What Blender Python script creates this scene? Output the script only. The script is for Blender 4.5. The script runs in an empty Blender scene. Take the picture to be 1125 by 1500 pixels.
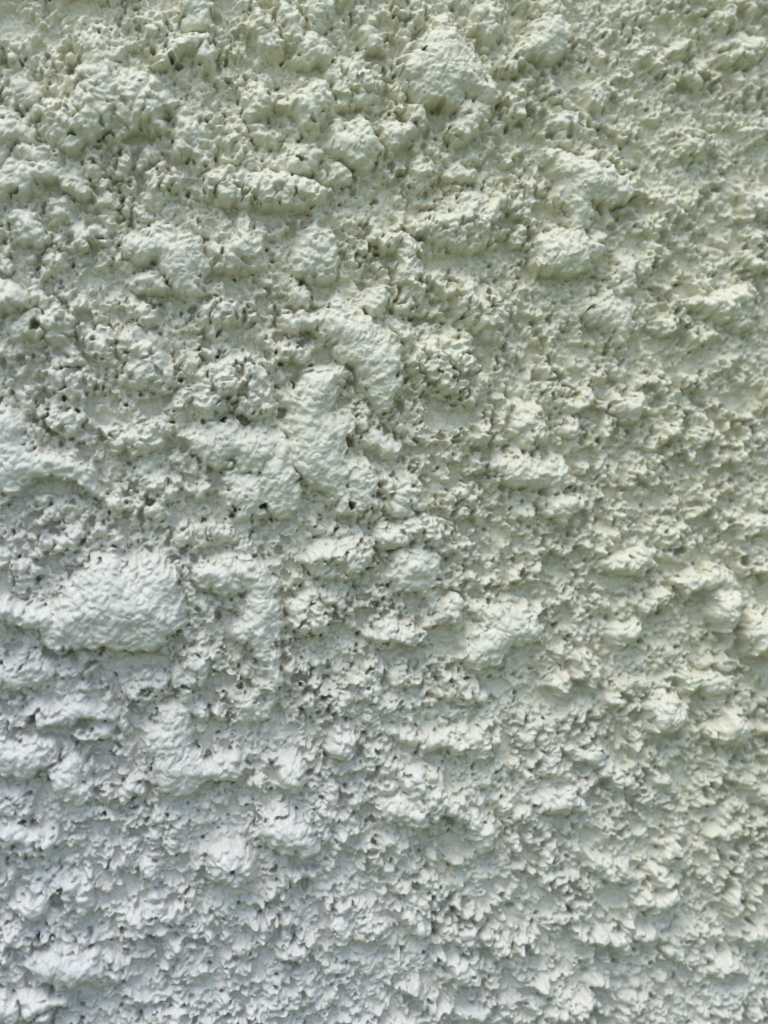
import bpy, math
import numpy as np
from mathutils import Vector, Euler

# ------------------------------------------------------------------ camera, sky, sun, exposure
scene = bpy.context.scene
MM = 0.0003                      # one photo pixel on the wall is 0.3 mm
CX, CZ = 0.0, 1.25               # wall point straight ahead of the camera
PXW, PXH = 1125.0, 1500.0
VFOV = math.radians(38.0)
DIST = 750.0 * MM / math.tan(VFOV / 2)
YAW = math.radians(9.0)

cam_data = bpy.data.cameras.new("camera")
cam = bpy.data.objects.new("camera", cam_data)
scene.collection.objects.link(cam)
cam_data.sensor_fit = 'VERTICAL'
cam_data.angle = VFOV
cam.location = (CX - DIST * math.sin(YAW), -DIST * math.cos(YAW), CZ)
cam.rotation_euler = Euler((math.radians(90), 0, -YAW), 'XYZ')
cam_data.clip_start = 0.01
cam_data.clip_end = 500
cam_data.dof.use_dof = True
cam_data.dof.focus_distance = DIST - 0.014
cam_data.dof.aperture_fstop = 2.0
cam_data.lens_unit = 'MILLIMETERS'
scene.camera = cam

world = bpy.data.worlds.new("World")
scene.world = world
world.use_nodes = True
nt = world.node_tree
nt.nodes.clear()
wo = nt.nodes.new('ShaderNodeOutputWorld')
bg = nt.nodes.new('ShaderNodeBackground')
sky = nt.nodes.new('ShaderNodeTexSky')
sky.sky_type = 'NISHITA'
sky.sun_disc = False
SUN_EL, SUN_AZ = 64.0, -30.0     # azimuth from the wall's outward normal, negative = left
sky.sun_elevation = math.radians(SUN_EL)
sky.sun_rotation = math.radians(180 - SUN_AZ)
sky.air_density = 1.0
sky.dust_density = 1.0
sky.ozone_density = 1.0
bg.inputs['Strength'].default_value = 0.15
nt.links.new(sky.outputs[0], bg.inputs[0])
nt.links.new(bg.outputs[0], wo.inputs[0])

sd = bpy.data.lights.new("sun", 'SUN')
sun = bpy.data.objects.new("sun", sd)
scene.collection.objects.link(sun)
sd.energy = 1.25
sd.angle = math.radians(45)
sd.color = (1.0, 0.95, 0.83)
e, a = math.radians(SUN_EL), math.radians(SUN_AZ)
to_sun = Vector((math.cos(e) * math.sin(a), -math.cos(e) * math.cos(a), math.sin(e)))
sun.rotation_euler = (-to_sun).to_track_quat('-Z', 'Y').to_euler()
sun.location = (0, -3, 4)

scene.view_settings.view_transform = 'Standard'
scene.view_settings.look = 'None'
scene.view_settings.exposure = 0.59
scene.view_settings.gamma = 1.0
scene.view_settings.use_curve_mapping = False
scene.render.engine = 'CYCLES'
scene.cycles.max_bounces = 8
scene.cycles.diffuse_bounces = 6

# ------------------------------------------------------------------ measuring: pixel of the photo -> point of the wall
_R = cam.rotation_euler.to_matrix()
_F = 750.0 / math.tan(VFOV / 2)

def to_wall(px, py, h=0.0):
    """where the sight line of a photo pixel meets the wall surface standing h (in 0.3 mm units) proud"""
    d = _R @ Vector(((px - PXW / 2) / _F, -(py - PXH / 2) / _F, -1.0))
    y = -h * MM
    t = (y - cam.location.y) / d.y
    p = cam.location + d * t
    return ((p.x - CX) / MM + PXW / 2, -(p.z - CZ) / MM + PXH / 2)     # u right, v down, in 0.3 mm units

# ------------------------------------------------------------------ the lumps of thrown mortar: outline, how far proud, kind
# kind: s = smooth trowel-like skin, r = rugged, k = knobbly
LUMPS = [
 (34,'r',[(110,45),(135,42),(180,75),(185,100),(225,105),(245,130),(262,155),(240,165),(235,205),(205,188),(188,186),(170,205),(140,198),(95,215),(60,190),(45,150),(80,150),(104,140),(110,90)]),
 (26,'s',[(220,90),(262,58),(300,53),(312,75),(318,100),(300,98),(290,75),(262,78),(240,95)]),
 (16,'s',[(0,105),(40,112),(62,146),(50,165),(20,150),(0,140)]),
 (22,'s',[(-20,245),(60,235),(88,233),(90,258),(60,262),(40,285),(-20,280)]),
 (18,'s',[(88,258),(112,264),(140,290),(120,294),(95,278)]),
 (24,'s',[(15,308),(45,313),(70,345),(55,362),(22,347)]),
 (16,'s',[(-20,160),(40,178),(60,208),(30,216),(-20,205)]),
 (17,'s',[(30,207),(85,216),(86,231),(40,237)]),
 (17,'r',[(74,300),(98,305),(99,326),(80,326)]),
 (16,'r',[(60,365),(85,355),(92,385),(62,402)]),
 (22,'r',[(250,168),(272,160),(292,180),(302,205),(308,242),(292,252),(275,225),(255,214)]),
 (15,'r',[(100,332),(160,336),(160,360),(110,360)]),
 (34,'s',[(187,350),(215,335),(250,333),(295,350),(300,375),(292,405),(296,430),(272,434),(248,412),(235,395),(230,378),(210,380),(187,375)]),
 (24,'r',[(318,330),(345,315),(375,320),(388,350),(388,385),(350,395),(310,385),(303,360)]),
 (14,'r',[(150,255),(164,260),(165,298),(180,310),(170,330),(150,322)]),
 (14,'k',[(205,245),(240,240),(268,262),(232,298),(202,288)]),
 (17,'k',[(302,248),(330,240),(373,262),(383,300),(340,308),(302,290)]),
 (24,'s',[(262,-20),(310,-20),(318,40),(290,50),(268,40)]),
 (18,'r',[(205,20),(240,18),(262,50),(240,70),(210,65)]),
 (15,'r',[(128,36),(160,38),(186,60),(196,72),(172,76),(150,60)]),
 (25,'s',[(450,-20),(490,-20),(486,32),(470,45),(454,36)]),
 (22,'r',[(410,-10),(445,20),(450,50),(480,65),(497,90),(480,100),(455,95),(437,82),(427,58),(405,30)]),
 (20,'s',[(530,46),(548,36),(565,58),(560,75),(537,72)]),
 (22,'r',[(497,86),(530,95),(560,115),(570,135),(545,150),(510,158),(491,158),(488,122),(470,110)]),
 (26,'r',[(398,142),(440,125),(480,120),(486,150),(484,168),(464,186),(450,190),(425,170),(402,160)]),
 (18,'r',[(360,130),(385,125),(400,148),(393,166),(370,178),(358,165)]),
 (32,'s',[(485,180),(515,178),(530,172),(545,190),(560,215),(546,240),(530,250),(505,235),(490,215),(483,205)]),
 (28,'s',[(562,180),(585,172),(604,186),(605,210),(590,225),(570,222),(560,200)]),
 (22,'s',[(585,158),(606,148),(626,156),(628,178),(618,192),(606,182)]),
 (38,'s',[(610,60),(640,32),(680,25),(690,60),(700,85),(722,110),(735,135),(718,150),(680,140),(668,160),(650,150),(632,150),(602,132),(588,108),(586,85)]),
 (32,'r',[(664,158),(690,144),(722,152),(716,175),(698,196),(675,208),(658,196)]),
 (20,'r',[(700,0),(735,5),(738,40),(728,65),(705,60),(695,30)]),
 (18,'r',[(427,204),(470,215),(475,230),(450,250),(417,255),(407,240)]),
 (27,'r',[(365,267),(410,252),(450,265),(482,280),(460,300),(430,298),(385,302),(365,290)]),
 (26,'r',[(430,352),(458,325),(482,342),(500,368),(498,395),(470,415),(432,408)]),
 (26,'r',[(598,236),(620,222),(645,240),(640,265),(615,275),(595,265)]),
 (22,'s',[(650,252),(665,240),(698,235),(700,250),(680,268),(655,266)]),
 (31,'r',[(660,285),(690,280),(716,292),(740,277),(740,310),(735,350),(700,370),(670,365),(640,358),(610,342),(605,325),(625,300),(655,300)]),
 (24,'r',[(540,337),(590,330),(613,350),(618,385),(622,420),(604,462),(590,452),(578,420),(582,380),(570,362),(545,352)]),
 (14,'k',[(475,240),(500,240),(515,262),(520,282),(490,275)]),
 (16,'r',[(365,187),(413,190),(418,210),(390,217),(365,207)]),
 (18,'k',[(372,12),(403,32),(420,60),(413,84),(390,80),(370,62),(358,42)]),
 (29,'s',[(734,102),(762,70),(798,18),(824,20),(838,48),(828,78),(808,86),(770,84),(742,106)]),
 (31,'s',[(800,226),(830,218),(880,230),(925,258),(951,280),(935,290),(905,302),(893,290),(874,300),(866,332),(836,332),(832,310),(822,290),(828,265),(806,238)]),
 (34,'s',[(778,372),(790,345),(825,335),(875,338),(890,358),(882,380),(855,396),(820,402),(788,388)]),
 (26,'r',[(1060,66),(1090,48),(1130,55),(1130,72),(1110,96),(1090,105),(1065,92)]),
 (18,'k',[(1045,8),(1080,-5),(1090,30),(1070,45),(1040,35)]),
 (16,'k',[(985,75),(1010,55),(1012,86),(990,90)]),
 (16,'r',[(860,127),(888,115),(895,140),(880,160),(860,150)]),
 (15,'k',[(985,97),(1040,92),(1045,115),(1030,130),(990,120)]),
 (17,'r',[(1070,112),(1110,98),(1120,130),(1105,150),(1080,140)]),
 (14,'r',[(780,104),(803,118),(832,140),(845,166),(822,152),(795,140)]),
 (15,'r',[(800,172),(843,165),(850,200),(815,206)]),
 (13,'k',[(1000,197),(1040,190),(1050,215),(1020,235),(992,225)]),
 (18,'r',[(1088,288),(1140,268),(1140,312),(1095,322)]),
 (13,'r',[(1080,192),(1140,158),(1140,180),(1090,212)]),
 (30,'s',[(-20,418),(20,415),(38,436),(34,450),(-20,454)]),
 (20,'r',[(10,476),(40,465),(85,450),(115,470),(110,490),(80,500),(40,495),(15,496)]),
 (18,'r',[(118,476),(160,480),(170,500),(163,530),(140,525),(120,500)]),
 (24,'r',[(172,500),(200,478),(230,490),(245,520),(250,560),(235,590),(205,570),(177,560),(180,535)]),
 (22,'r',[(188,447),(225,445),(229,468),(206,476),(190,466)]),
 (22,'s',[(195,407),(225,395),(250,415),(245,431),(210,431)]),
 (25,'r',[(291,456),(320,435),(345,440),(350,465),(330,490),(310,491),(295,476)]),
 (29,'s',[(-20,600),(22,618),(52,654),(100,665),(135,692),(156,725),(145,731),(118,708),(60,697),(27,717),(8,722),(-20,690)]),
 (20,'r',[(65,602),(104,595),(121,615),(100,640),(70,636)]),
 (20,'r',[(150,632),(200,620),(240,600),(252,620),(240,660),(200,670),(165,666)]),
 (15,'r',[(55,546),(100,526),(145,555),(150,580),(110,582),(70,571)]),
 (28,'k',[(298,538),(330,518),(370,525),(393,560),(395,598),(370,612),(343,598),(328,606),(297,612),(288,580)]),
 (30,'s',[(265,640),(300,618),(352,618),(404,638),(408,668),(380,690),(350,676),(318,690),(286,668)]),
 (25,'s',[(326,700),(352,680),(398,690),(402,720),(386,752),(350,762),(328,740)]),
 (28,'s',[(385,634),(432,636),(440,700),(434,746),(398,757),(378,722)]),
 (24,'s',[(505,690),(532,672),(548,700),(552,742),(538,762),(515,735)]),
 (15,'r',[(210,702),(240,690),(255,720),(236,740),(215,731)]),
 (16,'r',[(275,716),(308,705),(316,725),(290,736)]),
 (16,'s',[(205,747),(240,735),(242,755),(216,762)]),
 (16,'r',[(155,732),(180,720),(196,741),(170,751)]),
 (33,'s',[(415,462),(440,460),(465,455),(488,432),(505,445),(545,465),(580,490),(590,515),(592,560),(572,592),(556,600),(548,576),(530,555),(522,538),(500,524),(490,500),(468,481),(435,489),(420,479)]),
 (20,'s',[(425,432),(445,420),(466,436),(450,450),(430,450)]),
 (34,'s',[(430,578),(440,545),(480,538),(516,545),(520,552),(497,567),(480,604),(516,603),(520,615),(512,640),(503,680),(530,672),(535,690),(512,700),(520,720),(537,750),(520,759),(495,745),(488,722),(460,706),(440,700),(413,662),(420,620),(424,598)]),
 (28,'r',[(622,395),(655,415),(690,405),(720,420),(752,440),(752,470),(737,507),(720,495),(705,475),(680,465),(670,440),(640,425)]),
 (26,'k',[(600,502),(640,490),(690,490),(705,520),(712,570),(695,596),(670,590),(650,572),(620,570),(600,545)]),
 (18,'k',[(408,507),(430,495),(460,505),(455,530),(415,531)]),
 (24,'s',[(545,430),(565,412),(576,432),(566,462),(545,462),(532,446)]),
 (22,'k',[(565,606),(585,600),(591,620),(575,629)]),
 (22,'k',[(680,626),(710,614),(722,635),(710,662),(690,655),(665,641)]),
 (18,'s',[(520,637),(550,620),(575,640),(597,650),(590,667),(560,671),(540,652)]),
 (20,'r',[(560,702),(600,690),(626,720),(625,745),(600,762),(565,740)]),
 (22,'r',[(953,478),(985,460),(994,485),(970,497)]),
 (22,'r',[(1000,442),(1080,415),(1112,420),(1106,450),(1106,480),(1080,487),(1070,466),(1030,460)]),
 (24,'s',[(857,442),(885,420),(925,440),(930,480),(915,515),(902,490),(866,472)]),
 (22,'s',[(905,380),(935,385),(930,420),(910,430),(895,400)]),
 (26,'s',[(898,587),(940,578),(952,586),(950,605),(925,620),(902,606)]),
 (16,'s',[(832,590),(865,570),(880,590),(850,602)]),
 (25,'r',[(755,597),(798,600),(808,635),(790,655),(765,650),(747,622)]),
 (22,'s',[(827,620),(845,612),(850,630),(840,641),(828,636)]),
 (29,'s',[(725,676),(760,660),(790,668),(835,680),(845,708),(815,716),(848,722),(852,745),(832,766),(800,760),(790,735),(796,716),(750,712),(725,702)]),
 (18,'r',[(965,622),(1000,613),(1002,640),(975,646)]),
 (18,'s',[(1010,632),(1045,625),(1052,636),(1020,652)]),
 (16,'k',[(1000,547),(1040,550),(1036,580),(1008,575)]),
 (46,'s',[(64,925),(68,898),(88,868),(108,846),(132,824),(165,818),(192,828),(222,828),(256,832),(264,850),(258,868),(270,890),(272,916),(250,940),(215,952),(165,953),(130,944),(92,952),(73,942)]),
 (33,'s',[(-20,872),(24,880),(70,884),(98,888),(100,912),(66,922),(30,912),(-20,902)]),
 (32,'s',[(275,828),(300,812),(340,815),(395,830),(408,845),(412,900),(402,945),(409,980),(409,1012),(385,1012),(371,942),(350,937),(340,920),(356,892),(360,870),(320,866),(290,852)]),
 (22,'r',[(262,952),(300,945),(320,960),(302,1000),(282,1026),(265,1020),(250,980)]),
 (18,'r',[(-20,985),(45,950),(80,962),(85,985),(40,1000),(-20,1012)]),
 (23,'s',[(40,1047),(100,1030),(155,1030),(166,1050),(120,1060),(60,1070)]),
 (21,'s',[(105,1066),(165,1070),(162,1086),(115,1082)]),
 (31,'s',[(215,1062),(245,1035),(270,1050),(280,1090),(300,1110),(355,1113),(352,1140),(303,1150),(275,1167),(240,1166),(224,1145),(214,1100)]),
 (24,'s',[(-20,1070),(30,1085),(80,1090),(76,1115),(42,1150),(-20,1130)]),
 (25,'s',[(70,1127),(108,1110),(132,1135),(142,1150),(120,1172),(80,1166),(65,1146)]),
 (14,'r',[(20,827),(60,830),(55,850),(30,851)]),
 (16,'r',[(82,772),(125,775),(121,800),(85,812)]),
 (18,'r',[(260,762),(300,755),(305,800),(282,811),(262,790)]),
 (18,'s',[(305,767),(334,775),(330,796),(310,791)]),
 (14,'r',[(315,1000),(352,990),(400,1022),(400,1050),(342,1060)]),
 (14,'k',[(190,1002),(248,990),(245,1020),(202,1030)]),
 (26,'r',[(445,812),(480,795),(520,790),(545,790),(548,815),(522,842),(508,852),(480,846),(450,832)]),
 (27,'r',[(422,882),(455,870),(478,895),(481,930),(452,931),(430,911)]),
 (25,'r',[(555,772),(600,750),(645,765),(641,790),(602,795),(572,810),(552,800)]),
 (25,'s',[(577,815),(612,802),(650,800),(645,850),(622,870),(587,871),(570,850)]),
 (27,'s',[(530,927),(570,905),(628,918),(648,898),(664,870),(676,880),(668,908),(640,918),(612,947),(570,941)]),
 (27,'s',[(690,897),(730,885),(800,890),(790,930),(762,950),(722,975),(690,975),(667,961),(680,940),(708,920)]),
 (25,'s',[(475,1081),(518,1066),(531,1090),(506,1106),(478,1101)]),
 (16,'r',[(547,985),(590,965),(612,1000),(572,1006)]),
 (20,'r',[(560,1077),(640,1075),(720,1060),(742,1088),(700,1110),(622,1100)]),
 (16,'r',[(640,987),(690,1000),(732,1020),(690,1036),(640,1021)]),
 (23,'r',[(885,822),(925,806),(945,790),(952,815),(955,840),(930,850),(890,841)]),
 (27,'s',[(985,852),(1030,842),(1048,816),(1074,843),(1091,860),(1050,866),(1010,869)]),
 (40,'s',[(1052,874),(1084,868),(1091,898),(1085,915),(1062,926),(1045,902)]),
 (40,'s',[(1105,907),(1145,900),(1145,965),(1105,957),(1095,930)]),
 (28,'s',[(905,915),(935,910),(937,935),(910,946),(892,930)]),
 (22,'s',[(950,881),(985,866),(976,885),(955,892)]),
 (27,'r',[(835,961),(865,955),(886,990),(866,1006),(840,996)]),
 (20,'r',[(803,996),(832,985),(841,1005),(815,1016)]),
 (38,'s',[(950,1040),(970,1018),(1005,1035),(1006,1060),(985,1071),(955,1066)]),
 (38,'s',[(1050,1062),(1075,1040),(1100,1060),(1095,1090),(1060,1096),(1040,1081)]),
 (19,'s',[(980,987),(1050,985),(1087,1010),(1060,1019),(1010,1006)]),
 (20,'s',[(1103,1060),(1145,1054),(1145,1076),(1107,1071)]),
 (18,'s',[(820,1091),(870,1100),(896,1106),(880,1121),(840,1111)]),
 (20,'s',[(760,1071),(784,1080),(780,1101),(760,1096)]),
 (16,'s',[(1085,831),(1145,812),(1145,830),(1090,842)]),
 (16,'s',[(1075,766),(1145,757),(1145,780),(1085,786)]),
 (21,'r',[(-20,1210),(50,1215),(85,1225),(70,1256),(30,1250),(-20,1242)]),
 (18,'r',[(77,1291),(130,1280),(141,1300),(130,1341),(96,1336)]),
 (23,'r',[(18,1331),(58,1310),(80,1320),(71,1345),(42,1351)]),
 (30,'s',[(30,1412),(80,1395),(150,1393),(148,1428),(110,1451),(60,1436)]),
 (27,'s',[(30,1457),(100,1460),(111,1475),(80,1486),(40,1491)]),
 (23,'s',[(-20,1462),(25,1460),(26,1490),(-20,1500)]),
 (30,'r',[(304,1252),(330,1238),(365,1245),(376,1265),(370,1290),(345,1301),(311,1291)]),
 (32,'s',[(387,1203),(440,1193),(456,1220),(471,1245),(440,1259),(405,1246),(386,1226)]),
 (18,'r',[(166,1342),(220,1330),(258,1320),(298,1310),(272,1350),(230,1371),(200,1381),(172,1362)]),
 (18,'s',[(205,1272),(230,1268),(233,1285),(210,1291)]),
 (15,'r',[(150,1171),(208,1140),(206,1164),(177,1171)]),
 (16,'r',[(225,1482),(270,1470),(280,1520),(230,1520)]),
 (20,'k',[(370,1357),(395,1345),(406,1380),(380,1386)]),
 (30,'r',[(555,1182),(598,1166),(590,1132),(620,1120),(650,1150),(690,1188),(730,1220),(732,1260),(706,1252),(682,1208),(650,1197),(620,1216),(590,1211),(560,1201)]),
 (23,'r',[(410,1117),(445,1110),(459,1140),(440,1161),(415,1151)]),
 (20,'s',[(480,1347),(505,1340),(516,1375),(500,1386),(485,1371)]),
 (18,'r',[(580,1341),(620,1320),(641,1350),(620,1371),(590,1356)]),
 (20,'r',[(640,1411),(680,1400),(711,1440),(690,1451),(660,1431)]),
 (22,'r',[(705,1371),(740,1375),(751,1400),(720,1401)]),
 (18,'k',[(590,1431),(620,1440),(612,1476),(592,1460)]),
 (16,'r',[(410,1387),(450,1380),(456,1400),(420,1406)]),
 (18,'s',[(670,1477),(725,1475),(727,1490),(680,1493)]),
 (25,'r',[(785,1167),(845,1155),(861,1185),(830,1201),(795,1191)]),
 (20,'s',[(755,1191),(778,1188),(783,1210),(765,1212)]),
 (18,'r',[(865,1246),(920,1270),(941,1290),(900,1296),(870,1271)]),
 (28,'s',[(920,1322),(970,1305),(995,1295),(1001,1315),(975,1336),(935,1336)]),
 (22,'s',[(950,1279),(990,1283),(1000,1294),(962,1297)]),
 (20,'r',[(1040,1226),(1080,1205),(1096,1225),(1060,1233)]),
 (25,'s',[(1060,1311),(1085,1300),(1096,1335),(1075,1351)]),
 (23,'r',[(835,1361),(870,1375),(890,1365),(915,1374),(919,1406),(890,1391),(850,1386)]),
 (18,'s',[(930,1371),(960,1355),(971,1370),(950,1381)]),
 (18,'s',[(970,1386),(990,1380),(1004,1410),(990,1416)]),
 (20,'s',[(1040,1421),(1085,1410),(1096,1425),(1050,1431)]),
 (20,'s',[(1085,1371),(1110,1360),(1130,1370),(1105,1381)]),
 (20,'s',[(870,1126),(920,1140),(931,1161),(905,1156),(880,1141)]),
 (16,'s',[(940,1121),(975,1133),(991,1161),(970,1152)]),
 (18,'s',[(1060,1131),(1140,1158),(1140,1180),(1080,1152)]),
 (18,'s',[(868,1430),(891,1435),(891,1451),(865,1446)]),
 (18,'r',[(765,1431),(800,1440),(801,1456),(775,1451)]),
]
LABELLED = {   # index found by height and first point: (label)
 (46,64): "largest lump, a broad smooth oval mound at lower left",
 (34,430): "tall branching smooth lump in the middle of the wall",
 (38,610): "big smooth lump with a dark hole under it near the top",
 (34,110): "wide lump at upper left with a ragged lower edge",
 (30,304): "round lump with a small dark hole in its middle",
 (33,415): "long lump that slopes down to the right, above the middle one",
 (34,778): "smooth oval lump in the upper right",
 (32,275): "hook shaped lump right of the largest oval one",
}
# bare recesses where the smooth undercoat shows: centre, half sizes
BARE = [(205,203,30,13),(425,106,38,12),(545,85,13,10),(512,166,16,7),(392,318,24,12),(640,182,12,16),(792,318,24,16),
 (972,42,14,17),(650,384,34,12),(478,424,18,9),(310,404,15,8),(374,506,14,12),(160,612,18,9),(222,600,17,13),(205,970,56,11),
 (655,612,40,14),(546,666,16,9),(585,952,38,9),(645,925,16,12),(583,808,18,8),(322,992,17,10),(78,1070,28,8),(805,1016,38,9),
 (905,850,38,12),(1100,966,24,8),(672,1240,30,10),(862,1222,20,14),(895,1312,26,14),(402,1132,18,9),(75,714,55,12),(20,38,34,18),
 (332,10,16,14),(85,276,16,14),(38,365,20,9),(118,10,26,14),(1000,430,22,10),(1068,588,28,14),(868,612,14,12),(700,500,12,9),
 (540,512,14,9),(480,518,14,12),(1000,860,18,8),(660,870,26,8),(775,212,20,9),
 (840,515,24,10),(965,505,22,8),(1025,765,22,9),(820,835,18,9),(780,860,34,7)]
PITS = [(645,157,5,7),(650,189,3,4),(103,105,5,9),(157,198,10,4),(105,200,7,6),(338,1268,4,6),(404,1275,6,6),(449,1300,5,11),
 (352,1006,6,6),(48,1053,6,8),(305,1107,6,5),(288,1090,5,6),(340,1098,3,3),(330,1012,2,3),(52,475,7,9),(282,452,7,5),(218,734,8,6),
 (318,520,4,4),(356,612,9,6),(325,614,8,4),(152,642,5,4),(190,680,5,4),(523,858,3,4),(555,885,3,4),(571,856,3,4),(524,930,4,4),
 (524,944,4,4),(522,955,5,4),(516,975,3,4),(482,978,4,5),(440,1004,3,3),(480,1038,4,6),(510,645,7,9),(515,740,8,5),(969,437,4,5),
 (862,452,5,4),(806,467,5,4),(869,483,4,6),(880,538,6,4),(918,570,4,4),(903,304,4,3),(815,100,4,8),(345,745,4,5),(385,765,5,5),
 (608,470,9,8),(530,418,8,5),(720,451,5,4),(618,78,4,5),(604,62,5,5),(440,235,6,5),(250,88,6,5),(262,98,5,6),(300,350,4,4),
 (640,920,4,3),(735,980,4,4),(640,996,4,4),(685,994,6,5),(733,992,3,3),(860,1425,9,4),(1090,1322,6,6),(1050,1330,4,6),(1035,1337,4,4),
 (1112,1402,7,5),(82,1320,9,12),(58,1372,4,7),(76,1370,3,5),(132,1368,3,8),(30,1205,5,4),(88,1303,4,4),(275,1305,5,4),(152,1192,4,4),
 (165,1105,3,3),(178,1190,7,4),(660,1318,4,3),(550,1236,4,6),(548,1200,4,8),(790,555,8,4),(640,545,3,4),(728,530,3,7),(595,556,3,4),
 (431,563,3,6),(640,730,6,6),(412,605,7,9),(363,617,7,5),(385,740,6,4),(170,590,6,8),(94,582,5,7),(70,630,5,5),(78,635,7,6),(23,282,7,4),
 (1092,822,9,8),(996,805,9,7),(1118,850,4,12),(900,560,7,4),(835,785,5,4)]
print("lumps", len(LUMPS))

# ------------------------------------------------------------------ height field in numpy (units of 0.3 mm)
rng = np.random.default_rng(7)
STEP = 1.25
U0, V0, U1, V1 = -460.0, -340.0, 1580.0, 1860.0
us = np.arange(U0, U1, STEP, dtype=np.float32)
vs = np.arange(V0, V1, STEP, dtype=np.float32)
NU, NV = len(us), len(vs)
U, V = np.meshgrid(us, vs)

def vnoise(x, y, s, seed):
    """smooth value noise in -1..1 with feature size s"""
    r = np.random.default_rng(seed)
    N = 256
    g = r.uniform(-1, 1, (N, N)).astype(np.float32)
    X = x / s + 37.3; Y = y / s + 61.7
    ix = np.floor(X); iy = np.floor(Y)
    fx = X - ix; fy = Y - iy
    ix = ix.astype(np.int32) & (N - 1); iy = iy.astype(np.int32) & (N - 1)
    fx = fx * fx * fx * (fx * (fx * 6 - 15) + 10); fy = fy * fy * fy * (fy * (fy * 6 - 15) + 10)
    ix1 = (ix + 1) & (N - 1); iy1 = (iy + 1) & (N - 1)
    a_ = g[iy, ix]; b_ = g[iy, ix1]; c_ = g[iy1, ix]; d_ = g[iy1, ix1]
    t = a_ + (b_ - a_) * fx
    return t + ((c_ + (d_ - c_) * fx) - t) * fy

def fbm(x, y, s, seed, octv=3, gain=0.55):
    o = 0; amp = 1; tot = 0
    for i in range(octv):
        o = o + amp * vnoise(x, y, s, seed + i * 17); tot += amp
        amp *= gain; s /= 2.03
    return o / tot

def domes(x, y, s, seed, keep=0.8, rlo=0.45, rhi=0.85, stretch=0.35, p=0.5):
    """rounded nodules thrown at random, one try per cell of size s; height 0..1"""
    r = np.random.default_rng(seed)
    N = 512
    jx = r.uniform(0, 1, (N, N)).astype(np.float32); jy = r.uniform(0, 1, (N, N)).astype(np.float32)
    rad = r.uniform(rlo, rhi, (N, N)).astype(np.float32)
    amp = (r.uniform(0.5, 1.0, (N, N)) * (r.uniform(0, 1, (N, N)) < keep)).astype(np.float32)
    an = r.uniform(0, math.pi, (N, N)); st = 1 + r.uniform(-stretch, stretch, (N, N))
    ca = np.cos(an).astype(np.float32); sa = np.sin(an).astype(np.float32); st = st.astype(np.float32)
    X = x / s + 91; Y = y / s + 91
    ix = np.floor(X); iy = np.floor(Y); fx = X - ix; fy = Y - iy
    ix = ix.astype(np.int32); iy = iy.astype(np.int32)
    out = np.zeros_like(x)
    for dy in (-1, 0, 1):
        for dx in (-1, 0, 1):
            cx = (ix + dx) & (N - 1); cy = (iy + dy) & (N - 1)
            ex = dx + jx[cy, cx] - fx; ey = dy + jy[cy, cx] - fy
            c_ = ca[cy, cx]; s_ = sa[cy, cx]; q = st[cy, cx]
            px = (ex * c_ + ey * s_) * q; py = (-ex * s_ + ey * c_) / q
            d2 = (px * px + py * py) / rad[cy, cx] ** 2
            np.maximum(out, amp[cy, cx] * np.maximum(0, 1 - d2) ** p, out=out)
    return out

def blur(a, n):
    """box blur, n samples each side, twice"""
    for _ in range(2):
        for ax in (0, 1):
            pad = [(0, 0), (0, 0)]; pad[ax] = (n + 1, n)
            c = np.cumsum(np.pad(a, pad, mode='edge'), axis=ax, dtype=np.float64)
            w = 2 * n + 1
            a = ((c[w:] - c[:-w]) if ax == 0 else (c[:, w:] - c[:, :-w])) / w
            a = a.astype(np.float32)
    return a

def sstep(a, lo, hi):
    t = np.clip((a - lo) / (hi - lo), 0, 1)
    return t * t * (3 - 2 * t)

# outlines wander: every shape is looked up at a warped position
WX = U + 10.0 * fbm(U, V, 34, 11, 3) + 4.2 * vnoise(U, V, 8.5, 12) + 1.4 * vnoise(U, V, 4, 14)
WY = V + 10.0 * fbm(U, V, 34, 21, 3) + 4.2 * vnoise(U, V, 8.5, 22) + 1.4 * vnoise(U, V, 4, 24)

body = np.zeros_like(U)                     # height of the lump bodies
lump_id = np.full(U.shape, -1, np.int32)
smooth = np.zeros_like(U)                   # 1 on smooth skins, 0.5 on rugged, 0.2 on knobbly

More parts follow.
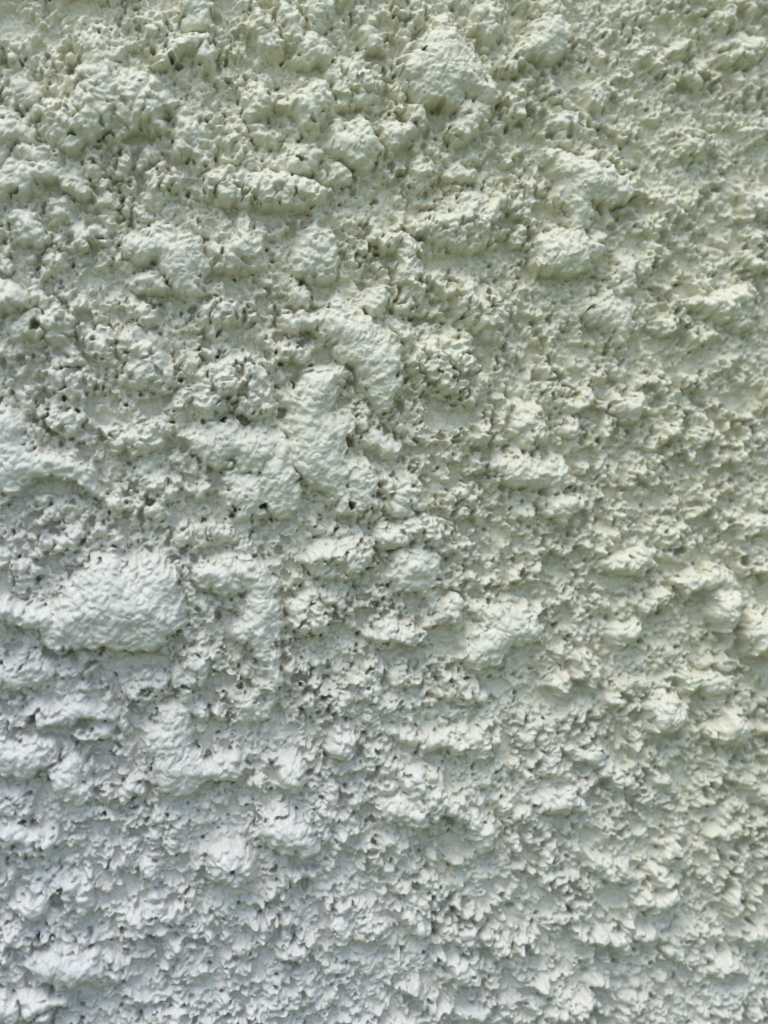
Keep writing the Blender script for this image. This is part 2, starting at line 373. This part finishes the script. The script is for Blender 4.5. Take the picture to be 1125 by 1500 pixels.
def add_lump(poly, h, skin, idx):
    P = np.array([to_wall(px, py, h * 0.75) for px, py in poly], np.float32)
    x0, y0 = P.min(0) - 22; x1, y1 = P.max(0) + 22
    i0 = max(0, int((x0 - U0) / STEP)); i1 = min(NU, int((x1 - U0) / STEP) + 2)
    j0 = max(0, int((y0 - V0) / STEP)); j1 = min(NV, int((y1 - V0) / STEP) + 2)
    if i1 <= i0 or j1 <= j0: return
    sl = (slice(j0, j1), slice(i0, i1))
    X = WX[sl]; Y = WY[sl]
    dmin = np.full(X.shape, 1e9, np.float32); inside = np.zeros(X.shape, bool)
    n = len(P)
    for k in range(n):
        ax, ay = P[k]; bx, by = P[(k + 1) % n]
        ex, ey = bx - ax, by - ay
        t = np.clip(((X - ax) * ex + (Y - ay) * ey) / (ex * ex + ey * ey + 1e-6), 0, 1)
        dmin = np.minimum(dmin, (X - ax - t * ex) ** 2 + (Y - ay - t * ey) ** 2)
        if ay != by:
            cr = ((ay > Y) != (by > Y)) & (X < (bx - ax) * (Y - ay) / (by - ay) + ax)
            inside ^= cr
    d = np.sqrt(dmin) * np.where(inside, 1, -1)
    dm = max(6.0, float(d.max()))
    edge = min(11.0, dm * 0.8)
    t = np.clip((d + 2) / edge, 0, 1)
    rim = np.sqrt(1 - (1 - t) ** 2)
    dome = np.clip((d + 2) / (dm + 2), 0, 1)
    dome = 1 - (1 - dome) ** 1.6
    z = h * (0.55 * rim + 0.45 * dome)
    if h > 0:
        foot = 4.0 * np.clip(1 + d / 16.0, 0, 1)       # mortar spreads a little round each lump
        z = np.where(d > -2, z, 0)
        cur = body[sl]
        up = z > cur + 0.3
        body[sl] = np.maximum(cur, z)
        if idx >= 0:
            li = lump_id[sl]; li[up & (t > 0.12)] = idx; lump_id[sl] = li
        sm = smooth[sl]; sm[up] = (skin * np.clip(t * 1.4, 0, 1))[up]; smooth[sl] = sm
        body[sl] = np.maximum(body[sl], foot * 0.6)

SK = {'s': 0.945, 'r': 0.72, 'k': 0.35}
for i, (h, kind, poly) in enumerate(LUMPS):
    add_lump(poly, (h * 1.1 + 7.0 if kind != 's' else h * 1.1 + 8.0), SK[kind], i)

# low unnamed swellings of the coat between the lumps
body += sstep(body, 6, 16) * 3.0 * vnoise(U, V, 40, 35)
# mortar is heaped above each lump and slides off it sideways, it breaks off short below
slope = 1.7 + 0.9 * vnoise(U, V, 26, 131)
heap = body.copy()
for k in range(1, 17):
    heap[:-k] = np.maximum(heap[:-k], body[k:] - slope[:-k] * k * STEP)
slope = 2.6 + 1.3 * vnoise(U, V, 22, 132)
b0 = heap.copy()
for k in range(1, 9):
    heap[:, :-k] = np.maximum(heap[:, :-k], b0[:, k:] - slope[:, :-k] * k * STEP)
    heap[:, k:] = np.maximum(heap[:, k:], b0[:, :-k] - slope[:, k:] * k * STEP)
hadd = np.clip(heap - body, 0, 12)
body = np.maximum(body, heap)
smooth = np.maximum(smooth, 0.62 * np.clip(hadd / 6, 0, 1))
mo = blur(sstep(body, 8, 14), 8); mo = np.roll(mo, int(16 / STEP), axis=0)
moat = 1 - 0.9 * np.clip(mo * 1.8, 0, 1)      # the coat lies low round the lumps
pn = fbm(U + 5 * vnoise(U, V, 9, 36), V + 5 * vnoise(U, V, 9, 37), 46, 31, 4, 0.62)
swell = moat * (6.5 * sstep(pn, 0.04, 0.18) + 7.5 * sstep(pn, 0.24, 0.42)) + 2.5 * fbm(U, V, 150, 33, 2)
sw2 = domes(U + 9 * vnoise(U, V, 14, 41), V + 9 * vnoise(U, V, 14, 42), 33, 43, keep=0.55, rlo=0.35, rhi=0.7, p=0.45) * 9 * moat
body_t = np.maximum(body, swell + sw2 * (0.6 + 0.4 * vnoise(U, V, 50, 45)))

bare = np.zeros_like(U)
for (px, py, rx, ry) in BARE:
    cx, cy = to_wall(px, py, 0)
    d2 = ((WX - cx) / rx) ** 2 + ((WY - cy) / ry) ** 2
    np.maximum(bare, 1 - sstep(d2, 0.55, 1.35), out=bare)
bare *= 1 - sstep(body, 8, 16)
body_t = body_t * (1 - bare) - 5.0 * bare

# nodules of the thrown mortar
QX = U + 1.3 * vnoise(U, V, 5.5, 51) + 3.0 * vnoise(U, V, 17, 53)
QY = V + 1.3 * vnoise(U, V, 5.5, 52) + 3.0 * vnoise(U, V, 17, 54)
n1 = domes(QX, QY, 17, 61, keep=0.62, rlo=0.40, rhi=0.78)
RX = U + 1.0 * vnoise(U, V, 6, 151) + 3 * vnoise(U, V, 25, 153); RY = V + 1.0 * vnoise(U, V, 6, 152) + 3 * vnoise(U, V, 25, 154)
n2 = domes(RX, RY, 8.5, 62, keep=0.74, rlo=0.42, rhi=0.80)
n3 = domes(RX, RY, 5.6, 63, keep=0.75, rlo=0.45, rhi=0.85)
n4 = domes(U, V, 4.7, 64, keep=0.6, rlo=0.5, rhi=0.9)
# irregular holes through the crust down to the undercoat
hn = fbm(QX + 2 * vnoise(U, V, 6, 57), (QY + 2 * vnoise(U, V, 6, 58)) * 0.9, 12, 65, 2, 0.5)
hole = sstep(hn, 0.12, 0.25) * sstep(vnoise(U, V, 60, 66) + 0.6, 0.0, 0.5)
h2 = domes(QX, QY, 12, 67, keep=0.5, rlo=0.22, rhi=0.42, p=0.6)
n1s = domes(QX, QY, 13, 68, keep=0.7, rlo=0.40, rhi=0.8, p=0.6)
rough = (1 - smooth) * (1 - 0.94 * bare)
gate = 0.75 + 0.6 * vnoise(U, V, 42, 71)
pin = domes(RX + 40, RY + 70, 11, 161, keep=0.55, rlo=0.12, rhi=0.24, stretch=0.3, p=0.8)      # pinholes
pin = np.maximum(pin, domes(RX + 140, RY + 170, 17, 162, keep=0.6, rlo=0.10, rhi=0.20, stretch=0.4, p=0.8))
crust = 3.0 + 4.6 * n1 * gate + 5.0 * n1s + 5.4 * n2 + 2.8 * n3 + 1.2 * n4 - 4.5 * h2 - 9 * pin
big = domes(QX + 2 * vnoise(U, V, 9, 171), QY + 2 * vnoise(U, V, 9, 172), 25, 173, keep=0.6, rlo=0.38, rhi=0.66, p=0.55)
cw = 1 - sstep(U * 0.9 + V * 0.55 + 90 * vnoise(U, V, 160, 174), 250, 900)       # coarser aggregate towards the upper left
crust = crust + cw * (6.0 * big - 0.8 * n3 - 0.8 * n4)
valley = sstep(-pn, 0.02, 0.30)
H = body_t + rough * (1.14 * crust * (1 - 0.12 * valley) - 5.0 * valley)
H = H - (1 - smooth) * (1 - bare) * hole * np.minimum(21.0, np.maximum(H + 4.0, 0)) * 0.95
# skins of the lumps: nearly flat, fine pebbling in rows, few dimples
soft = smooth * (1 - bare)
peb = domes(QX + 0.25 * QY, QY * 1.5, 8.5, 82, keep=0.75, rlo=0.4, rhi=0.85, stretch=0.3, p=0.8)
grit = 0.75 + 0.5 * vnoise(U, V, 28, 92)
H = H + soft * (3.2 * fbm(U, V, 34, 85, 2) + 0.8 * peb + 1.3 * n2 * (vnoise(U, V, 21, 97) * 0.5 + 0.5) + 0.9 * n1s * (vnoise(U, V, 30, 86) * 0.5 + 0.4)
               + 1.25 * n3 * grit + 1.4 * n4 * grit - 1.6 * h2 * sstep(vnoise(U, V, 24, 94), 0.1, 0.6) - 4.5 * pin * sstep(vnoise(U, V, 19, 98), -0.1, 0.4))
ruggy = soft * (1 - smooth) * 4
H = H + ruggy * (3.0 * n1s + 2.0 * n2 - 5.0 * hole)
H = H + bare * (1.6 * fbm(U, V, 12, 88, 3) + 4.0 * n2 * sstep(vnoise(U, V, 14, 89), -0.3, 0.2) + 2.2 * n3 + 1.2 * n4 + 1.6 * fbm(U * 1.6, V * 0.5, 8, 90, 2))
H = H + (1 - smooth) * (1 - bare) * hole * (2.4 * n3 + 2.0 * n2)
low = sstep(V, 850, 1350)
H = np.where(H > 0, H * (1.15 - 0.06 * low), H)
Hs = blur(H, 1)
H = H + (Hs - H) * (0.12 + 0.28 * low) * (1 - 0.5 * smooth)
gr = domes(U + 0.8 * vnoise(U, V, 6, 181), V + 0.8 * vnoise(U, V, 6, 182), 5.2, 183, keep=0.8, rlo=0.42, rhi=0.72, stretch=0.25, p=0.6)
H = H + gr * (0.3 + 1.5 * (1 - smooth))
# fine sand
H = H + 0.45 * fbm(U, V, 4.0, 91, 2) + 0.10 * rng.standard_normal(U.shape).astype(np.float32)

# pits
pw = np.zeros_like(U)
for (px, py, rx, ry) in PITS:
    cx, cy = to_wall(px, py, 14)
    i0 = int((cx - 30 - U0) / STEP); j0 = int((cy - 30 - V0) / STEP); w = int(60 / STEP)
    sl = (slice(max(j0, 0), j0 + w), slice(max(i0, 0), i0 + w))
    d2 = ((U[sl] + 3.5 * vnoise(U[sl], V[sl], 6, 95) - cx) / (rx * 0.95)) ** 2 + ((V[sl] + 3 * vnoise(U[sl], V[sl], 5, 96) - cy) / (ry * 0.95)) ** 2
    pw[sl] = np.maximum(pw[sl], 1 - sstep(d2, 0.5, 1.2))
rp = domes(QX, QY, 26, 97, keep=0.30, rlo=0.09, rhi=0.16, stretch=0.4, p=0.3)
rp *= (1 - sstep(smooth, 0.75, 0.95)) * (1 - bare)
H = H * (1 - pw) + pw * (-9)
H = H - 15 * np.clip(rp * 1.6, 0, 1)
H = H.astype(np.float32)

# true overhangs: lumps sag downwards and bulge past their foot
Hl = blur(H, 3)
gy, gx = np.gradient(Hl, STEP)
gl = np.sqrt(gx * gx + gy * gy) + 0.25
hi = np.clip(Hl / 22, 0, 1.4)
SX = -gx / gl * 1.2 * hi + 0.05 * Hl * vnoise(U, V, 22, 101)
SY = -gy / gl * 1.2 * hi + 0.05 * np.maximum(Hl, 0) + 0.05 * Hl * vnoise(U, V, 22, 102)

# ------------------------------------------------------------------ wall grid
def refl(c, lo, hi):
    w = hi - lo
    t = np.mod(c - lo, 2 * w)
    return lo + np.where(t > w, 2 * w - t, t)

def sample(A, x, y):
    x = (refl(x, U0 + 4, U1 - 6) - U0) / STEP; y = (refl(y, V0 + 4, V1 - 6) - V0) / STEP
    ix = np.clip(np.floor(x).astype(int), 0, NU - 2); iy = np.clip(np.floor(y).astype(int), 0, NV - 2)
    fx = (x - ix).astype(np.float32)[None, :]; fy = (y - iy).astype(np.float32)[:, None]
    r0 = A[iy]; r1 = A[iy + 1]
    a_ = r0[:, ix] * (1 - fx) + r0[:, ix + 1] * fx
    b_ = r1[:, ix] * (1 - fx) + r1[:, ix + 1] * fx
    return a_ * (1 - fy) + b_ * fy

corners = [to_wall(x, y, 0) for x in (0, PXW) for y in (0, PXH)]
cu0 = min(c[0] for c in corners) - 30; cu1 = max(c[0] for c in corners) + 30
cv0 = min(c[1] for c in corners) - 30; cv1 = max(c[1] for c in corners) + 30

def axis(lo, hi, step, far_lo, far_hi, grow):
    """fine over the stretch in view, medium for 400 units on either side, coarse further out"""
    core = np.arange(lo, hi, step)
    def ext(start, end, sg):
        o = []; s = step; p = start
        while (p - end) * sg < 0:
            s = min(s * 1.3, 5.0) if abs(p - start) < 400 else min(s * grow, 200)
            p = p + sg * s; o.append(p)
        o[-1] = end
        return o
    return np.array(ext(lo, far_lo, -1)[::-1] + list(core) + ext(core[-1], far_hi, 1))

wall_half = 1.9 / MM
gu = axis(cu0, cu1, 1.47, PXW / 2 - wall_half, PXW / 2 + wall_half, 1.12)
gv = axis(cv0, cv1, 1.47, PXH / 2 - 1.25 / MM, PXH / 2 + 1.25 / MM, 1.12)
print("grid", len(gu), len(gv))
h = sample(H, gu, gv); sx = sample(SX, gu, gv); sy = sample(SY, gu, gv)
G_U, G_V = np.meshgrid(gu, gv)
fade = np.ones_like(h); fade[0] = fade[-1] = 0; fade[:, 0] = fade[:, -1] = 0
X = (G_U + sx * fade - PXW / 2) * MM + CX
Z = -(G_V + sy * fade - PXH / 2) * MM + CZ
Y = -h * MM
Z = np.maximum(Z, 0.0)
VERT = np.stack([X, Y, Z], -1).reshape(-1, 3).astype(np.float32)
nr, nc = h.shape

# smooth normals of the whole sheet, so that the pieces meet without a seam
P3 = VERT.reshape(nr, nc, 3)
du = np.empty_like(P3); dv = np.empty_like(P3)
du[:, 1:-1] = P3[:, 2:] - P3[:, :-2]; du[:, 0] = P3[:, 1] - P3[:, 0]; du[:, -1] = P3[:, -1] - P3[:, -2]
dv[1:-1] = P3[2:] - P3[:-2]; dv[0] = P3[1] - P3[0]; dv[-1] = P3[-1] - P3[-2]
NRM = np.cross(dv, du)
NRM /= (np.linalg.norm(NRM, axis=-1, keepdims=True) + 1e-12)
if NRM[nr // 2, nc // 2, 1] > 0 and NRM[..., 1].mean() > 0: NRM = -NRM
NRM = NRM.reshape(-1, 3).astype(np.float32)

# which lump each face belongs to (only inside the mapped patch)
ii = np.clip(np.round((gu - U0) / STEP).astype(int), 0, NU - 1)
jj = np.clip(np.round((gv - V0) / STEP).astype(int), 0, NV - 1)
inp = ((gv >= V0 + 4) & (gv <= V1 - 6))[:, None] & ((gu >= U0 + 4) & (gu <= U1 - 6))[None, :]
vid = np.where(inp, lump_id[jj][:, ii], -1)
fid = vid[:-1, :-1].copy()

def biggest_piece(mask):
    """largest 4-connected patch of a small boolean mask"""
    lab = np.where(mask, np.arange(1, mask.size + 1).reshape(mask.shape), 0)
    while True:
        n = lab.copy()
        n[1:] = np.maximum(n[1:], lab[:-1]); n[:-1] = np.maximum(n[:-1], lab[1:])
        n[:, 1:] = np.maximum(n[:, 1:], lab[:, :-1]); n[:, :-1] = np.maximum(n[:, :-1], lab[:, 1:])
        n = np.where(mask, n, 0)
        if (n == lab).all(): break
        lab = n
    v, c = np.unique(lab[lab > 0], return_counts=True)
    return lab == v[np.argmax(c)]

def make_mesh(name, faces_rc):
    r, c = faces_rc
    q = np.stack([r * nc + c, r * nc + c + 1, (r + 1) * nc + c + 1, (r + 1) * nc + c], -1)
    uq, inv = np.unique(q, return_inverse=True)
    inv = inv.reshape(-1).astype(np.int32)
    me = bpy.data.meshes.new(name)
    me.vertices.add(len(uq)); me.vertices.foreach_set('co', VERT[uq].reshape(-1))
    nf = len(r)
    me.loops.add(nf * 4); me.polygons.add(nf)
    inv = inv.reshape(nf, 4)[:, ::-1].reshape(-1)
    me.loops.foreach_set('vertex_index', np.ascontiguousarray(inv))
    me.polygons.foreach_set('loop_start', np.arange(0, nf * 4, 4, dtype=np.int32))
    me.update(calc_edges=True)
    me.polygons.foreach_set('use_smooth', np.ones(nf, bool))
    me.normals_split_custom_set_from_vertices(NRM[uq])
    me.update()
    return me

# ------------------------------------------------------------------ materials
def new_mat(name):
    m = bpy.data.materials.new(name); m.use_nodes = True
    t = m.node_tree; t.nodes.clear()
    o = t.nodes.new('ShaderNodeOutputMaterial'); b = t.nodes.new('ShaderNodeBsdfPrincipled')
    t.links.new(b.outputs[0], o.inputs[0])
    return m, t, b

def mixc(t, fac, a_, b_):
    n = t.nodes.new('ShaderNodeMix'); n.data_type = 'RGBA'
    if hasattr(fac, 'links'): t.links.new(fac, n.inputs['Factor'])
    else: n.inputs['Factor'].default_value = fac
    for s, v in ((n.inputs[6], a_), (n.inputs[7], b_)):
        if hasattr(v, 'links'): t.links.new(v, s)
        else: s.default_value = (*v, 1)
    return n.outputs[2]

def noise(t, vec, scale, detail=4, rough=0.55):
    n = t.nodes.new('ShaderNodeTexNoise'); n.inputs['Scale'].default_value = scale
    n.inputs['Detail'].default_value = detail; n.inputs['Roughness'].default_value = rough
    t.links.new(vec, n.inputs['Vector']); return n.outputs['Fac']

def ramp(t, fac, lo, hi):
    n = t.nodes.new('ShaderNodeMapRange'); n.interpolation_type = 'SMOOTHSTEP'
    n.inputs['From Min'].default_value = lo; n.inputs['From Max'].default_value = hi
    t.links.new(fac, n.inputs['Value']); return n.outputs[0]

def paint_material():
    m, t, b = new_mat('masonry_paint')
    tc = t.nodes.new('ShaderNodeTexCoord'); vec = tc.outputs['Object']
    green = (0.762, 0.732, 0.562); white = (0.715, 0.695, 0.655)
    # colour cast of the light put into the paint: whiter lower left, yellow-green upper right
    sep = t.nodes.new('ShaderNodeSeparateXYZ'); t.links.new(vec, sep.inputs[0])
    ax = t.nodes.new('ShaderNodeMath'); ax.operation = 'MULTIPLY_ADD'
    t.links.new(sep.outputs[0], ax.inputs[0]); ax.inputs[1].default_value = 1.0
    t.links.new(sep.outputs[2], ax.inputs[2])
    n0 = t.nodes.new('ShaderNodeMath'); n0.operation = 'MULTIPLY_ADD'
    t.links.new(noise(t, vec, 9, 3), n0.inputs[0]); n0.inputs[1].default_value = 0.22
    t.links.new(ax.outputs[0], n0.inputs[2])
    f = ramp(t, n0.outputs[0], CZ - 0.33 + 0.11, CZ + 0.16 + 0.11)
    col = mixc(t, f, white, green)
    # thin chalky bloom and faint grime in patches
    col = mixc(t, ramp(t, noise(t, vec, 260, 5, 0.6), 0.52, 0.72), col, (0.78, 0.775, 0.70))
    dirt = t.nodes.new('ShaderNodeMath'); dirt.operation = 'MULTIPLY'
    t.links.new(ramp(t, noise(t, vec, 70, 6, 0.65), 0.60, 0.80), dirt.inputs[0]); dirt.inputs[1].default_value = 0.30
    col = mixc(t, dirt.outputs[0], col, (0.50, 0.50, 0.42))
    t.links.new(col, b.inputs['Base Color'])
    b.inputs['Roughness'].default_value = 0.7
    b.inputs['Specular IOR Level'].default_value = 0.25
    bp = t.nodes.new('ShaderNodeBump'); bp.inputs['Strength'].default_value = 0.9; bp.inputs['Distance'].default_value = 0.0006
    t.links.new(noise(t, vec, 1500, 3, 0.6), bp.inputs['Height']); t.links.new(bp.outputs[0], b.inputs['Normal'])
    return m

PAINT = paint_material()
m, t, b = new_mat('masonry')
b.inputs['Base Color'].default_value = (0.38, 0.36, 0.32, 1); b.inputs['Roughness'].default_value = 0.9
MASONRY = m
m, t, b = new_mat('bounce_ground_green')  # green of the added ground sheet, chosen for its bounce onto the wall
tc = t.nodes.new('ShaderNodeTexCoord')
t.links.new(mixc(t, noise(t, tc.outputs['Object'], 6, 6), (0.10, 0.135, 0.035), (0.16, 0.175, 0.07)), b.inputs['Base Color'])
b.inputs['Roughness'].default_value = 0.9
BOUNCE_GREEN = m

# ------------------------------------------------------------------ the wall, its coat and its lumps
col = scene.collection
wall = bpy.data.objects.new('rough_cast_wall', None); col.objects.link(wall)
wall.location = (CX, 0, 0)
wall['label'] = "pale green painted wall in rough cast render, all knobs, lumps and pits"
wall['category'] = "wall"
wall['kind'] = 'thing'

def part(name, me, mat, label=None):
    o = bpy.data.objects.new(name, me); col.objects.link(o)
    me.materials.append(mat)
    o.parent = wall; o.matrix_parent_inverse = wall.matrix_world.inverted()
    if label: o['label'] = label
    return o

used = np.zeros(fid.shape, bool)
for k, (hh, kind, poly) in enumerate(LUMPS):
    rr, cc = np.nonzero(fid == k)
    if len(rr) < 40: continue
    r0, r1, c0, c1 = rr.min(), rr.max() + 1, cc.min(), cc.max() + 1
    mk = biggest_piece(fid[r0:r1, c0:c1] == k)
    rr, cc = np.nonzero(mk)
    rr += r0; cc += c0
    used[rr, cc] = True
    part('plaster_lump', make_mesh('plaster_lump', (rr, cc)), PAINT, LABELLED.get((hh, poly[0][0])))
rr, cc = np.nonzero(~used)
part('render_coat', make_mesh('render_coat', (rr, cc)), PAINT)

def box(name, x0, x1, y0, y1, z0, z1):
    v = [(x, y, z) for x in (x0, x1) for y in (y0, y1) for z in (z0, z1)]
    f = [(0, 1, 3, 2), (4, 6, 7, 5), (0, 4, 5, 1), (2, 3, 7, 6), (0, 2, 6, 4), (1, 5, 7, 3)]
    me = bpy.data.meshes.new(name); me.from_pydata(v, [], f); me.update(); return me
part('masonry_core', box('masonry_core', -1.9, 1.9, 0.008, 0.22, 0.0, 2.5), MASONRY)

# ------------------------------------------------------------------ unseen ground sheet, added to bounce green light into the wall's shadows
me = bpy.data.meshes.new('bounce_ground')
me.from_pydata([(-60, -60, 0), (60, -60, 0), (60, 60, 0), (-60, 60, 0)], [], [(0, 1, 2, 3)])
me.materials.append(BOUNCE_GREEN)
g = bpy.data.objects.new('bounce_ground', me); col.objects.link(g); g['kind'] = 'structure'
